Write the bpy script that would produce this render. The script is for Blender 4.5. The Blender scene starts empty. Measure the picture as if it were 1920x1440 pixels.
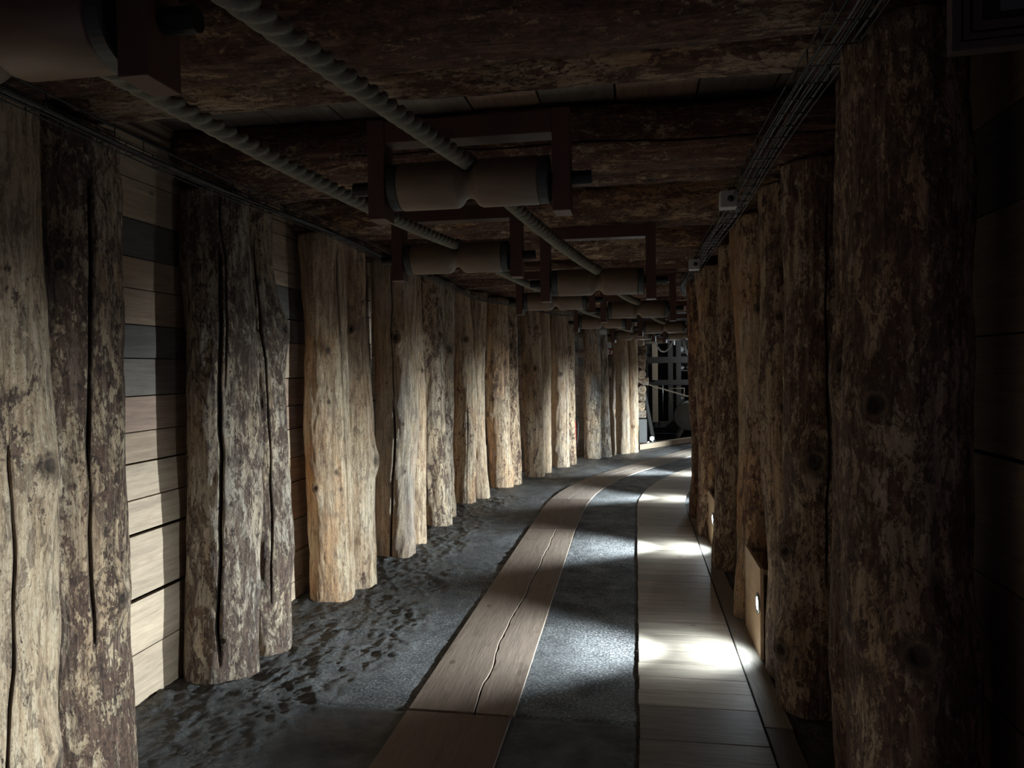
import bpy, bmesh, math, random
import numpy as np
from mathutils import Vector, Matrix, Euler

# ------------------------------------------------------------------ camera
sc = bpy.context.scene
C = sc.collection
YAW, PITCH, ROLL = math.radians(9.5), math.radians(-1.25), math.radians(0.8)
fw = Vector((-math.sin(YAW)*math.cos(PITCH), math.cos(YAW)*math.cos(PITCH), math.sin(PITCH)))
r0 = fw.cross(Vector((0, 0, 1))).normalized(); u0 = r0.cross(fw)
rt = math.cos(ROLL)*r0 - math.sin(ROLL)*u0
up = math.sin(ROLL)*r0 + math.cos(ROLL)*u0
cd = bpy.data.cameras.new('camera'); cam = bpy.data.objects.new('camera', cd); C.objects.link(cam)
cd.sensor_width = 36; cd.lens = 36*1387/1920; cd.clip_start = 0.05; cd.clip_end = 100
cam.matrix_world = Matrix(((rt.x, up.x, -fw.x, 0), (rt.y, up.y, -fw.y, 0), (rt.z, up.z, -fw.z, 1.6), (0, 0, 0, 1)))
sc.camera = cam
# ------------------------------------------------------------------ world, exposure
w = bpy.data.worlds.new('world'); sc.world = w; w.use_nodes = True
w.node_tree.nodes['Background'].inputs[0].default_value = (0.55, 0.5, 0.75, 1)
w.node_tree.nodes['Background'].inputs[1].default_value = 0.03
sc.view_settings.view_transform = 'Standard'; sc.view_settings.look = 'None'
sc.view_settings.gamma = 1; sc.view_settings.use_curve_mapping = False
sc.view_settings.exposure = 2.2
sc.cycles.max_bounces = 10; sc.cycles.diffuse_bounces = 8; sc.cycles.use_denoising = True
sc.cycles.sample_clamp_indirect = 4.0
FLOOD_W, CORE_W = 165.0, 9.0          # power of each recessed lamp: wide cone and hot core
LAMP_COL = (0.77, 0.92, 1.0)

# ------------------------------------------------------------------ noise
def _h(ix, iy, iz, s):
    n = (ix*374761393 + iy*668265263 + iz*2147483647 + s*1274126177) & 0xffffffff
    n = ((n ^ (n >> 13))*1274126177) & 0xffffffff
    n = (n ^ (n >> 16)) & 0xffffffff
    return (n & 0xffff)/65535.0*2-1
def noise(x, y, z, s=0):
    x = np.asarray(x, float); y = np.asarray(y, float)+0*x; z = np.asarray(z, float)+0*x
    xi = np.floor(x).astype(np.int64); yi = np.floor(y).astype(np.int64); zi = np.floor(z).astype(np.int64)
    fx, fy, fz = x-xi, y-yi, z-zi
    fx = fx*fx*(3-2*fx); fy = fy*fy*(3-2*fy); fz = fz*fz*(3-2*fz)
    def c(a, b, d): return _h(xi+a, yi+b, zi+d, s)
    a = c(0,0,0)*(1-fx)+c(1,0,0)*fx; b = c(0,1,0)*(1-fx)+c(1,1,0)*fx
    d = c(0,0,1)*(1-fx)+c(1,0,1)*fx; e = c(0,1,1)*(1-fx)+c(1,1,1)*fx
    return (a*(1-fy)+b*fy)*(1-fz)+(d*(1-fy)+e*fy)*fz
def fbm(x, y, z, s=0, o=4):
    v = 0; a = .5; f = 1.
    for k in range(o):
        v = v+a*noise(x*f, y*f, z*f, s+k*17); a *= .5; f *= 2.03
    return v

# ------------------------------------------------------------------ object helpers
def mesh(name, verts, faces, mat, smooth=True, tint=None, parent=None):
    me = bpy.data.meshes.new(name)
    verts = np.asarray(verts, np.float32)
    me.from_pydata(verts.tolist(), [], faces if isinstance(faces, list) else faces.tolist())
    if smooth: me.shade_smooth()
    if tint is not None:
        at = me.color_attributes.new('tint', 'FLOAT_COLOR', 'POINT')
        at.data.foreach_set('color', np.asarray(tint, np.float32).ravel())
    me.materials.append(mat)
    o = bpy.data.objects.new(name, me); C.objects.link(o)
    if parent: o.parent = parent
    return o
def tag(o, label, cat, group=None, kind=None):
    if label: o['label'] = label
    if cat: o['category'] = cat
    if group: o['group'] = group
    if kind: o['kind'] = kind
    return o
def thing(name, label, cat, loc=(0, 0, 0), rz=0, group=None):
    o = bpy.data.objects.new(name, None); C.objects.link(o)
    o.location = loc; o.rotation_euler = (0, 0, rz); o.empty_display_size = .1
    return tag(o, label, cat, group)
class MB:
    """collects simple solids into one mesh"""
    def __init__(s): s.v = []; s.f = []; s.t = []
    def add(s, vs, fs, tint=(1, 1, 1, 1)):
        b = len(s.v); s.v += [tuple(v) for v in vs]; s.t += [tint]*len(vs)
        s.f += [tuple(i+b for i in f) for f in fs]
    def box(s, lo, hi, tint=(1, 1, 1, 1), M=None, bev=0.0):
        bm = bmesh.new(); bmesh.ops.create_cube(bm, size=1)
        for v in bm.verts:
            v.co = Vector([(lo[i]+hi[i])/2 + v.co[i]*(hi[i]-lo[i]) for i in range(3)])
        if bev: bmesh.ops.bevel(bm, geom=bm.edges[:], offset=bev, segments=2, profile=.7, affect='EDGES')
        if M is not None: bm.transform(M)
        bm.verts.index_update()
        s.add([v.co[:] for v in bm.verts], [[v.index for v in f.verts] for f in bm.faces], tint); bm.free()
    def tube(s, pts, r, n=8, tint=(1, 1, 1, 1), caps=True):
        pts = [Vector(p) for p in pts]; rr = r if isinstance(r, (list, tuple)) else [r]*len(pts)
        vs = []; prev = None
        for i, p in enumerate(pts):
            t = (pts[min(i+1, len(pts)-1)]-pts[max(i-1, 0)]).normalized()
            if prev is None:
                a = Vector((0, 0, 1)) if abs(t.z) < .9 else Vector((1, 0, 0)); prev = t.cross(a).normalized()
            prev = (prev-t*prev.dot(t)).normalized(); b = t.cross(prev)
            vs += [p+(prev*math.cos(k*2*math.pi/n)+b*math.sin(k*2*math.pi/n))*rr[i] for k in range(n)]
        fs = [[i*n+k, i*n+(k+1) % n, (i+1)*n+(k+1) % n, (i+1)*n+k] for i in range(len(pts)-1) for k in range(n)]
        if caps: fs += [list(range(n))[::-1], [(len(pts)-1)*n+k for k in range(n)]]
        s.add(vs, fs, tint)
    def lathe(s, prof, n=32, M=None, tint=(1, 1, 1, 1)):
        """profile of (axis position, radius) turned about local X"""
        vs = [Vector((x, r*math.cos(k*2*math.pi/n), r*math.sin(k*2*math.pi/n))) for x, r in prof for k in range(n)]
        if M is not None: vs = [M @ v for v in vs]
        m = len(prof)
        fs = [[i*n+k, i*n+(k+1) % n, (i+1)*n+(k+1) % n, (i+1)*n+k] for i in range(m-1) for k in range(n)]
        fs += [list(range(n))[::-1], [(m-1)*n+k for k in range(n)]]
        s.add(vs, fs, tint)
    def build(s, name, mat, parent=None, smooth=False):
        o = mesh(name, s.v, s.f, mat, smooth, s.t, parent)
        if smooth == 'auto':
            o.data.shade_auto_smooth() if hasattr(o.data, 'shade_auto_smooth') else None
        return o

# ------------------------------------------------------------------ materials
class NT:
    def __init__(s, name, rough=.8):
        s.m = bpy.data.materials.new(name); s.m.use_nodes = True; s.t = s.m.node_tree; s.n = s.t.nodes
        s.b = s.n['Principled BSDF']; s.b.inputs['Roughness'].default_value = rough
    def new(s, t, **k):
        n = s.n.new(t)
        for a, v in k.items(): setattr(n, a, v)
        return n
    def l(s, a, b): s.t.links.new(a, b)
    def val(s, sock, v):
        if hasattr(v, 'is_output') or isinstance(v, bpy.types.NodeSocket): s.l(v, sock)
        else: sock.default_value = v
    def math(s, op, a, b=0., c=0., clamp=False):
        n = s.new('ShaderNodeMath', operation=op, use_clamp=clamp)
        for i, v in enumerate((a, b, c)): s.val(n.inputs[i], v)
        return n.outputs[0]
    def vmath(s, op, a, b):
        n = s.new('ShaderNodeVectorMath', operation=op)
        s.val(n.inputs[0], a); s.val(n.inputs[1], b); return n.outputs[0]
    def noise(s, vec, scale, detail=4, rough=.55, dist=0.):
        n = s.new('ShaderNodeTexNoise'); s.l(vec, n.inputs['Vector'])
        n.inputs['Scale'].default_value = scale; n.inputs['Detail'].default_value = detail
        n.inputs['Roughness'].default_value = rough; n.inputs['Distortion'].default_value = dist
        return n.outputs['Fac']
    def ramp(s, fac, stops):
        n = s.new('ShaderNodeValToRGB'); e = n.color_ramp.elements
        while len(e) < len(stops): e.new(.5)
        for i, (p, c) in enumerate(stops):
            e[i].position = p; e[i].color = (c[0], c[1], c[2], 1) if isinstance(c, tuple) else (c, c, c, 1)
        s.l(fac, n.inputs[0]); return n.outputs[0]
    def mix(s, f, a, b, mode='MIX'):
        n = s.new('ShaderNodeMix', data_type='RGBA', blend_type=mode); n.clamp_result = False
        s.val(n.inputs[0], f); 
        for i, v in ((6, a), (7, b)):
            if isinstance(v, tuple): n.inputs[i].default_value = (v[0], v[1], v[2], 1)
            else: s.l(v, n.inputs[i])
        return n.outputs[2]
    def map(s, lo, hi, v):
        n = s.new('ShaderNodeMapRange', interpolation_type='SMOOTHSTEP')
        s.val(n.inputs['Value'], v); s.val(n.inputs['From Min'], lo); s.val(n.inputs['From Max'], hi)
        return n.outputs[0]
    def bump(s, h, strength=.6, dist=.01):
        n = s.new('ShaderNodeBump'); n.inputs['Strength'].default_value = strength; n.inputs['Distance'].default_value = dist
        s.l(h, n.inputs['Height']); s.l(n.outputs[0], s.b.inputs['Normal'])
    def color(s, c):
        if isinstance(c, tuple): s.b.inputs['Base Color'].default_value = (*c, 1)
        else: s.l(c, s.b.inputs['Base Color'])

def log_material():
    t = NT('peeled_log', .78)
    oi = t.new('ShaderNodeObjectInfo'); tc = t.new('ShaderNodeTexCoord')
    off = t.math('MULTIPLY', oi.outputs['Random'], 37.0)
    cmb = t.new('ShaderNodeCombineXYZ'); [t.l(off, cmb.inputs[i]) for i in range(3)]
    P = t.vmath('ADD', tc.outputs['Object'], cmb.outputs[0])
    sep = t.new('ShaderNodeSeparateColor'); t.l(oi.outputs['Color'], sep.inputs[0])
    bark_amt, warm, grey = sep.outputs
    long_ = t.vmath('MULTIPLY', P, (1, 1, .40)); fib = t.vmath('MULTIPLY', P, (1, 1, .05)); med = t.vmath('MULTIPLY', P, (1, 1, .50))
    n1 = t.noise(long_, 14, 12, .80, .5); n2 = t.noise(med, 55, 6, .72, .8); nl = t.noise(long_, 2.4, 4, .55, .3)
    q = t.math('ADD', t.math('MULTIPLY', n1, .55), t.math('ADD', t.math('MULTIPLY', n2, .26), t.math('MULTIPLY', nl, .22)))
    thr = t.math('SUBTRACT', .655, t.math('MULTIPLY', bark_amt, .285))
    mask = t.map(t.math('SUBTRACT', thr, .006), t.math('ADD', thr, .012), q)
    n3 = t.noise(t.vmath('MULTIPLY', P, (1, 1, .28)), 26, 11, .80, .6)
    flake = t.map(.535, .56, n3)
    fine = t.noise(fib, 110, 6, .7, .3); fine2 = t.noise(fib, 34, 7, .68, .4); mott = t.noise(med, 90, 5, .75, .6)
    wood = t.ramp(fine2, [(.30, (.20, .12, .07)), (.42, (.44, .295, .175)), (.53, (.62, .450, .285)), (.70, (.80, .645, .455))])
    wood = t.mix(t.math('MULTIPLY', t.map(.51, .66, fine), .45), wood, (.20, .125, .075))
    wood = t.mix(t.math('MULTIPLY', t.map(.52, .66, mott), .6), wood, (.26, .165, .10))
    wood = t.mix(t.math('MULTIPLY', t.map(.46, .36, mott), .5), wood, (.80, .66, .47))
    st = t.map(.42, .62, t.noise(long_, 3.2, 5, .6, .4))
    wood = t.mix(t.math('MULTIPLY', st, warm), wood, t.mix(1., wood, (.92, .58, .31), 'MULTIPLY'))
    gr = t.map(.35, .65, t.noise(long_, 4.2, 6, .62, .3))
    wood = t.mix(t.math('MULTIPLY', gr, grey), wood, t.mix(fine2, (.08, .08, .085), (.46, .46, .44)))
    wood = t.mix(t.math('MULTIPLY', flake, t.math('ADD', .30, t.math('MULTIPLY', bark_amt, .8)), clamp=True), wood, (.15, .092, .062))
    speck = t.map(.64, .69, t.noise(med, 60, 4, .6))
    wood = t.mix(t.math('MULTIPLY', speck, .7), wood, (.10, .06, .04))
    bark = t.ramp(t.noise(med, 40, 8, .78, .7), [(.34, (.032, .018, .013)), (.46, (.105, .058, .038)), (.57, (.20, .122, .080)), (.68, (.38, .275, .185))])
    bark = t.mix(t.math('MULTIPLY', t.map(.50, .60, fine), .5), bark, (.035, .022, .018))
    bark = t.mix(t.math('MULTIPLY', t.map(.54, .60, fine2), .55), bark, (.34, .25, .18))
    bark = t.mix(warm, bark, t.mix(1., bark, (1.15, .74, .62), 'MULTIPLY'))
    col = t.mix(mask, wood, bark)
    at = t.new('ShaderNodeAttribute', attribute_name='tint')
    sp = t.new('ShaderNodeSeparateColor'); t.l(at.outputs['Color'], sp.inputs[0])
    ring = t.math('SINE', t.math('ADD', t.math('MULTIPLY', sp.outputs[0], 15.0), t.math('MULTIPLY', n2, 9.0)))
    kn = t.mix(t.map(-.6, .9, ring), (.075, .042, .027), (.20, .125, .075))
    kn = t.mix(t.map(.62, .8, sp.outputs[0]), kn, (.03, .018, .012))
    col = t.mix(t.math('MULTIPLY', t.map(.18, .62, t.math('ADD', sp.outputs[0], t.math('MULTIPLY', t.math('SUBTRACT', n3, .5), .9))), .85), col, kn)
    col = t.mix(sp.outputs[1], col, (.045, .026, .018))  # shade inside the cracks, painted as dark brown
    t.color(col)
    h = t.math('ADD', t.math('MULTIPLY', mask, .45), t.math('ADD', t.math('MULTIPLY', flake, .16), t.math('ADD', t.math('MULTIPLY', fine, .5), t.math('MULTIPLY', n2, .6))))
    h = t.math('ADD', h, t.math('ADD', t.math('MULTIPLY', n1, 1.1), t.math('MULTIPLY', mott, .4)))
    t.bump(h, 1., .018)
    return t.m

def plank_material(name, axis, rough=.75, gloss=None, fibre=1.0, bumpd=.004, worn=.35):
    """sawn boards; the board's own colour is in 'tint' (alpha is a random number per board)"""
    t = NT(name, rough)
    tc = t.new('ShaderNodeTexCoord'); at = t.new('ShaderNodeAttribute', attribute_name='tint')
    cmb = t.new('ShaderNodeCombineXYZ'); off = t.math('MULTIPLY', at.outputs['Alpha'], 19.0)
    for i in range(3): t.l(off, cmb.inputs[i])
    P = t.vmath('ADD', tc.outputs['Object'], cmb.outputs[0])
    sc_ = [1, 1, 1]; sc_[axis] = .07
    F = t.vmath('MULTIPLY', P, tuple(sc_)); s2 = [1, 1, 1]; s2[axis] = .3
    G = t.vmath('MULTIPLY', P, tuple(s2))
    f1 = t.noise(F, 38, 7, .65, .5); f2 = t.noise(F, 120, 4, .6); st = t.noise(G, 4.5, 6, .62, .4)
    k = t.math('ADD', .38, t.math('ADD', t.math('MULTIPLY', t.math('SUBTRACT', f1, .22), 1.2*fibre), t.math('ADD', t.math('MULTIPLY', t.math('SUBTRACT', f2, .25), .45), t.math('MULTIPLY', st, .30))))
    g = t.new('ShaderNodeCombineColor'); [t.l(k, g.inputs[i]) for i in range(3)]
    col = t.mix(1., at.outputs['Color'], g.outputs[0], 'MULTIPLY')
    col = t.mix(t.math('MULTIPLY', t.map(.52, .72, t.noise(G, 9, 8, .7, .6)), worn), col, t.mix(1., col, (.42, .36, .34), 'MULTIPLY'))
    # knots
    vo = t.new('ShaderNodeTexVoronoi'); s3 = [1, 1, 1]; s3[axis] = .55
    t.l(t.vmath('MULTIPLY', P, tuple(s3)), vo.inputs['Vector']); vo.inputs['Scale'].default_value = 4.2
    kn = t.map(.085, .045, vo.outputs['Distance'])
    col = t.mix(t.math('MULTIPLY', kn, .75), col, (.10, .055, .03))
    t.color(col)
    t.bump(t.math('ADD', t.math('MULTIPLY', f1, 1.), t.math('MULTIPLY', f2, .5)), .7, bumpd)
    return t.m

def simple(name, col, rough=.5, metal=0., bump=0., bscale=60, var=.25, emit=None, aniso=None):
    t = NT(name, rough); t.b.inputs['Metallic'].default_value = metal
    tc = t.new('ShaderNodeTexCoord'); P = tc.outputs['Object']
    if aniso: P = t.vmath('MULTIPLY', P, aniso)
    n = t.noise(P, bscale, 5, .6)
    t.color(t.mix(t.math('MULTIPLY', n, var*2), col, tuple(c*.35 for c in col)))
    if bump: t.bump(n, .7, bump)
    if emit:
        t.b.inputs['Emission Color'].default_value = (*emit[0], 1); t.b.inputs['Emission Strength'].default_value = emit[1]
    return t.m

def floor_material():
    t = NT('mine_floor', .62)
    tc = t.new('ShaderNodeTexCoord'); P = tc.outputs['Object']; at = t.new('ShaderNodeAttribute', attribute_name='tint')
    sp = t.new('ShaderNodeSeparateColor'); t.l(at.outputs['Color'], sp.inputs[0])   # r: black rock, g: smooth slab
    grit = t.noise(P, 70, 7, .85); big = t.noise(P, 1.3, 6, .6, .4); mid = t.noise(P, 8, 8, .7, .3)
    conc = t.ramp(grit, [(.42, (.010, .010, .011)), (.485, (.05, .049, .049)), (.53, (.115, .113, .11)), (.585, (.36, .35, .34))])
    conc = t.mix(t.map(.40, .58, big), conc, t.mix(1., conc, (.50, .49, .49), 'MULTIPLY'))
    conc = t.mix(t.math('MULTIPLY', t.map(.50, .60, mid), .55), conc, t.mix(1., conc, (.45, .44, .43), 'MULTIPLY'))
    vein = t.math('ABSOLUTE', t.math('SUBTRACT', t.noise(t.vmath('MULTIPLY', P, (1, .6, 1)), 6, 9, .68, .9), .5))
    rock = t.ramp(t.noise(t.vmath('MULTIPLY', P, (1, .5, 1)), 42, 9, .82, 1.2), [(.42, (.006, .0055, .005)), (.50, (.026, .023, .021)), (.57, (.15, .14, .125))])
    rock = t.mix(t.math('MULTIPLY', t.map(.007, .001, vein), .55), rock, (.42, .40, .37))
    slab = t.ramp(mid, [(.35, (.016, .015, .017)), (.65, (.048, .044, .045))])
    col = t.mix(sp.outputs[0], conc, rock); col = t.mix(sp.outputs[1], col, slab)
    t.color(col)
    t.l(t.math('SUBTRACT', t.ramp(t.noise(P, 5, 5, .6), [(.4, .5), (.65, .8)]), t.math('MULTIPLY', sp.outputs[0], .18)), t.b.inputs['Roughness'])
    h = t.math('ADD', t.math('MULTIPLY', grit, t.math('SUBTRACT', 1., t.math('MULTIPLY', sp.outputs[1], .8))), t.math('MULTIPLY', mid, .8))
    t.bump(h, 1., .012)
    return t.m

M_LOG = log_material()
M_WALL = plank_material('wall_boards', 1); M_WALLR = plank_material('right_wall_boards', 1)
M_CEIL = plank_material('ceiling_boards', 1)
M_WALK = plank_material('walkway_boards', 0, .5, fibre=1.1, bumpd=.003)
M_STRIP = plank_material('long_floor_boards', 1, .58, fibre=.7, bumpd=.002, worn=.6)
M_BRK = simple('brown_painted_wood', (.095, .040, .026), .55, bump=.002, bscale=20, aniso=(3, 3, .6))
M_ROLL = simple('turned_roller_wood', (.20, .135, .085), .5, bump=.0015, bscale=30, aniso=(.25, 1, 1), var=.4)
M_BAND = simple('dark_roller_band', (.035, .04, .038), .5, bump=.001)
M_AXLE = simple('dark_iron', (.02, .018, .017), .45, .6)
M_ROPE = simple('hemp_rope', (.27, .245, .175), .9, bump=.004, bscale=160, var=.4)
M_TRAY = simple('zinc_wire', (.055, .06, .055), .5, .6)
M_CABLE = [simple('cable_black', (.012, .012, .014), .45), simple('cable_grey', (.09, .09, .10), .5), simple('cable_brown', (.06, .022, .018), .5)]
M_PLY = plank_material('plywood', 1, .6, fibre=.5, bumpd=.001, worn=.2)
M_STEEL = simple('brushed_steel', (.45, .46, .48), .28, 1.)
M_LED = simple('lamp_glass', (.8, .9, 1), .3, emit=((.80, .92, 1.0), 60.))
M_FLOOR = floor_material()
M_WHITEP = simple('white_plastic', (.55, .56, .55), .45)
M_GREENP = simple('greenish_plastic', (.22, .30, .26), .4)
M_RED = simple('red_paint', (.30, .012, .010), .35, var=.1)
M_WHITE = simple('white_paint', (.75, .75, .72), .5, var=.05)
M_BLACK = simple('black_rubber', (.012, .012, .012), .5)
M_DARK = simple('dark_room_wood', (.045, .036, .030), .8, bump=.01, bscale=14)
M_ROCK = simple('grey_ore', (.26, .25, .24), .7, bump=.02, bscale=14)
M_GREYP = simple('grey_painted_wood', (.17, .165, .15), .6, bump=.003, bscale=25)
M_FRAME = simple('dark_frame', (.085, .065, .060), .4, var=.15)
M_CARD = simple('grey_card', (.12, .13, .115), .7, var=.1)

# ------------------------------------------------------------------ logs
def log(name, p0, p1, r, seed, cracks=(), knots=(), nseg=110, bark=.3, warm=.3, grey=.2, wob=.012, taper=.0, flare=0.):
    """p0 base, p1 top. cracks: (angle, z0, z1, half width, depth). knots: (angle, z, radius, height)"""
    p0 = Vector(p0); p1 = Vector(p1); L = (p1-p0).length; rng = np.random.RandomState(seed)
    nr = max(24, int(nseg*L/(2*math.pi*r)*.62))
    th = np.linspace(0, 2*np.pi, nseg, endpoint=False)
    sets = [th]
    for c in cracks:
        d = c[3]/r
        keep = np.abs((sets[0]-c[0]+np.pi) % (2*np.pi)-np.pi) > d*1.6
        sets[0] = sets[0][keep]; sets.append((c[0]+d*np.array([-1, -.5, 0, .5, 1])) % (2*np.pi))
    th = np.sort(np.concatenate(sets)); n = len(th)
    z = np.linspace(0, L, nr); bev = .018
    z = np.concatenate([[0, bev*.4], z[1:-1], [L-bev*.4, L]]); z = np.clip(z, 0, L); z.sort(); nr = len(z)
    T, Z = np.meshgrid(th, z); Tn = T.copy()
    wander = .12*fbm(Z*.9, seed*1.7, 0, seed, 3)*2 + .05*noise(Z*6, 3.3, seed, seed)
    A = T+wander+ .10*(Z/L-.5)*rng.uniform(-1, 1)
    X, Y = np.cos(T)*r, np.sin(T)*r
    R = r*(1-taper*Z/L) + flare*np.exp(-Z/.25)
    R = R + wob*2.2*fbm(np.cos(T)*.9, np.sin(T)*.9, Z*1.6, seed+5, 3) + .008*fbm(X*22, Y*22, Z*6, seed+9, 3) + .0035*fbm(X*75, Y*75, Z*14, seed+11, 2)
    kv = np.zeros_like(R); crack_shade = np.zeros_like(R)
    for ka, kz, kr, kh in knots:
        dt = ((T-ka+np.pi) % (2*np.pi)-np.pi)*r; d = np.sqrt(dt**2+((Z-kz)*.8)**2)
        R = R+kh*np.exp(-(d/(kr*1.5))**2) - kh*.7*np.exp(-(d/(kr*.35))**2)
        kv = np.maximum(kv, np.clip(1-d/(kr*1.15), 0, 1))
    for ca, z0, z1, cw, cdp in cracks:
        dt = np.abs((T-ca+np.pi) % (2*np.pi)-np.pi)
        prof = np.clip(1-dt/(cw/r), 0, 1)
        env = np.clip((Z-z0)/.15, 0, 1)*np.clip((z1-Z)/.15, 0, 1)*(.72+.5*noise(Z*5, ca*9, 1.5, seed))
        R = R-prof*cdp*np.clip(env, 0, 1); crack_shade = np.maximum(crack_shade, (prof > .45)*np.clip(env*1.6-.2, 0, 1)*.8)  # groove cut into the log, its shade stored as colour
    end = np.minimum(Z, L-Z); R = R-bev*np.clip(1-end/bev, 0, 1)**2
    cx = wob*1.6*noise(z*.8, 7.1, seed, seed+2); cy = wob*1.6*noise(z*.8, 2.1, seed, seed+3)
    V = np.stack([R*np.cos(A)+cx[:, None], R*np.sin(A)+cy[:, None], Z], -1).reshape(-1, 3)
    i = np.arange(nr-1)[:, None]*n; k = np.arange(n)[None, :]; k2 = (k+1) % n
    F = np.stack([i+k, i+k2, i+n+k2, i+n+k], -1).reshape(-1, 4).tolist()
    F.append(list(range(n))[::-1]); F.append([(nr-1)*n+j for j in range(n)])
    tint = np.zeros((len(V), 4)); tint[:, 0] = kv.ravel(); tint[:, 1] = crack_shade.ravel(); tint[:, 3] = 1
    o = mesh(name, V, F, M_LOG, True, tint)
    for f in (-1, -2): o.data.polygons[len(F)+f].use_smooth = False
    o.location = p0
    o.rotation_euler = Vector((0, 0, 1)).rotation_difference((p1-p0).normalized()).to_euler()
    o.color = (bark, warm, grey, 1)
    return o
def facing(x, y, frac):
    """angle round a log at (x, y) whose surface shows at the given share of its seen width"""
    return math.atan2(-y, -x) + math.asin(max(-.98, min(.98, 2*frac-1)))

rnd = random.Random(4)
# left posts: pair, which, x, y, r, bark, warm, grey, cracks [(share, z0, z1, hw, depth)], knots [(share, z, r, h)], look
LP = [
 (1,'A',-2.15,2.18,.175,.30,.10,.10,[(.55,-.2,1.45,.007,.04),(.2,.2,1.2,.003,.015)],[(.85,1.3,.06,.03),(.95,.25,.07,.04)],'pale log post with a long thin crack, cut by the left picture edge'),
 (1,'B',-2.08,2.50,.16,.52,.20,.10,[(.62,.5,2.4,.010,.05),(.86,-.2,1.2,.005,.03)],[(.9,.75,.05,.03),(.3,2.0,.05,.02)],'mottled dark and beige log post with a wavy crack, second from the left edge'),
 (2,'A',-2.15,3.585,.185,.46,.05,.45,[(.50,.1,2.3,.010,.06),(.58,1.5,2.6,.006,.03)],[(.55,.25,.04,.012),(.75,1.15,.03,.01),(.88,1.05,.02,.01)],'thick grey and brown log post with a long black crack down its middle'),
 (2,'B',-2.10,3.90,.14,.50,.05,.45,[(.62,.3,2.4,.005,.03)],[(.95,1.85,.07,.05),(.2,1.75,.05,.02)],'dark log post with a side bulge, behind the thick cracked grey post'),
 (3,'A',-2.112,4.854,.157,.16,.62,.05,[(.84,-.2,2.5,.006,.04)],[(.60,.92,.028,.006),(.68,.80,.02,.005),(.18,.82,.035,.02),(.55,1.75,.03,.012),(.5,1.4,.02,.006)],'pale orange log post with a long crack near its right edge'),
 (3,'B',-2.045,5.14,.14,.24,.35,.15,[(.1,.2,2.2,.004,.02)],[(.98,.95,.06,.04),(.5,1.9,.04,.015)],'mottled beige log post with a bump at waist height, right behind the pale orange post'),
 (4,'A',-2.06,6.108,.178,.03,.35,.50,[(.42,-.2,1.4,.010,.05),(.45,1.3,2.5,.005,.03)],[(.55,1.88,.06,.05),(.6,1.15,.025,.008),(.7,.75,.02,.006),(.3,1.5,.015,.006)],'smooth barkless log post with a slanting crack and a big cut knot near the top'),
 (4,'B',-2.02,6.461,.13,.20,.30,.10,[],[(.9,1.6,.03,.02)],'narrow beige log post showing behind the smooth post with the cut knot'),
 (5,'A',-2.04,7.30,.145,.40,.10,.30,[(.85,.2,2.3,.004,.02)],[(.4,.95,.02,.006)],'grey brown mottled log post, first of the fifth pair along the left wall'),
 (5,'B',-2.02,7.65,.13,.40,.10,.35,[],[(.8,1.8,.05,.03)],'darker grey log post, second of the fifth pair along the left wall'),
 (6,'A',-2.02,8.56,.145,.30,.65,.05,[(.6,.1,1.2,.004,.02)],[(.6,1.95,.05,.03)],'log post orange brown at left and pale at right, sixth left pair'),
 (6,'B',-1.93,8.87,.135,.20,.30,.15,[(.3,.2,2.,.003,.02)],[(.9,1.9,.04,.02)],'pale log post standing close behind the orange brown post of the sixth pair'),
 (7,'A',-1.79,9.71,.157,.34,.50,.10,[],[(.05,1.5,.06,.03),(.05,1.0,.05,.02)],'lumpy orange beige log post, first of the seventh pair along the left wall'),
 (7,'B',-1.68,9.99,.12,.40,.25,.10,[],[],'slim mottled log post, second of the seventh pair along the left wall'),
 (8,'A',-1.475,10.70,.148,.34,.35,.15,[],[(.6,1.6,.05,.02)],'log post of the eighth left pair, brown above and pale grey at the foot'),
 (8,'B',-1.39,11.10,.12,.16,.20,.15,[],[],'pale slim log post, second of the eighth pair along the left wall'),
 (9,'A',-1.205,11.72,.14,.25,.25,.35,[(.8,.3,2.4,.004,.02)],[(.5,1.5,.05,.02)],'log post with a bluish grey streak down its right side, ninth left pair'),
 (9,'B',-1.09,12.02,.115,.40,.15,.25,[],[],'slim log post of the ninth left pair, just left of the fire extinguisher'),
 (10,'A',-.75,12.83,.152,.42,.0,.85,[],[],'smooth dark grey log post, just right of the fire extinguisher'),
 (10,'B',-.575,13.10,.13,.42,.0,.75,[],[],'slim dark grey log post, just left of the red sign'),
 (11,'A',-.235,13.62,.13,.18,.15,.30,[],[],'last thick pale log post of the left wall, right of the bark pole'),
 (11,'B',-.075,13.81,.115,.14,.20,.15,[],[(.7,.5,.03,.01)],'last slim pale log post of the left wall, beside the stacked log ends'),
]
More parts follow.
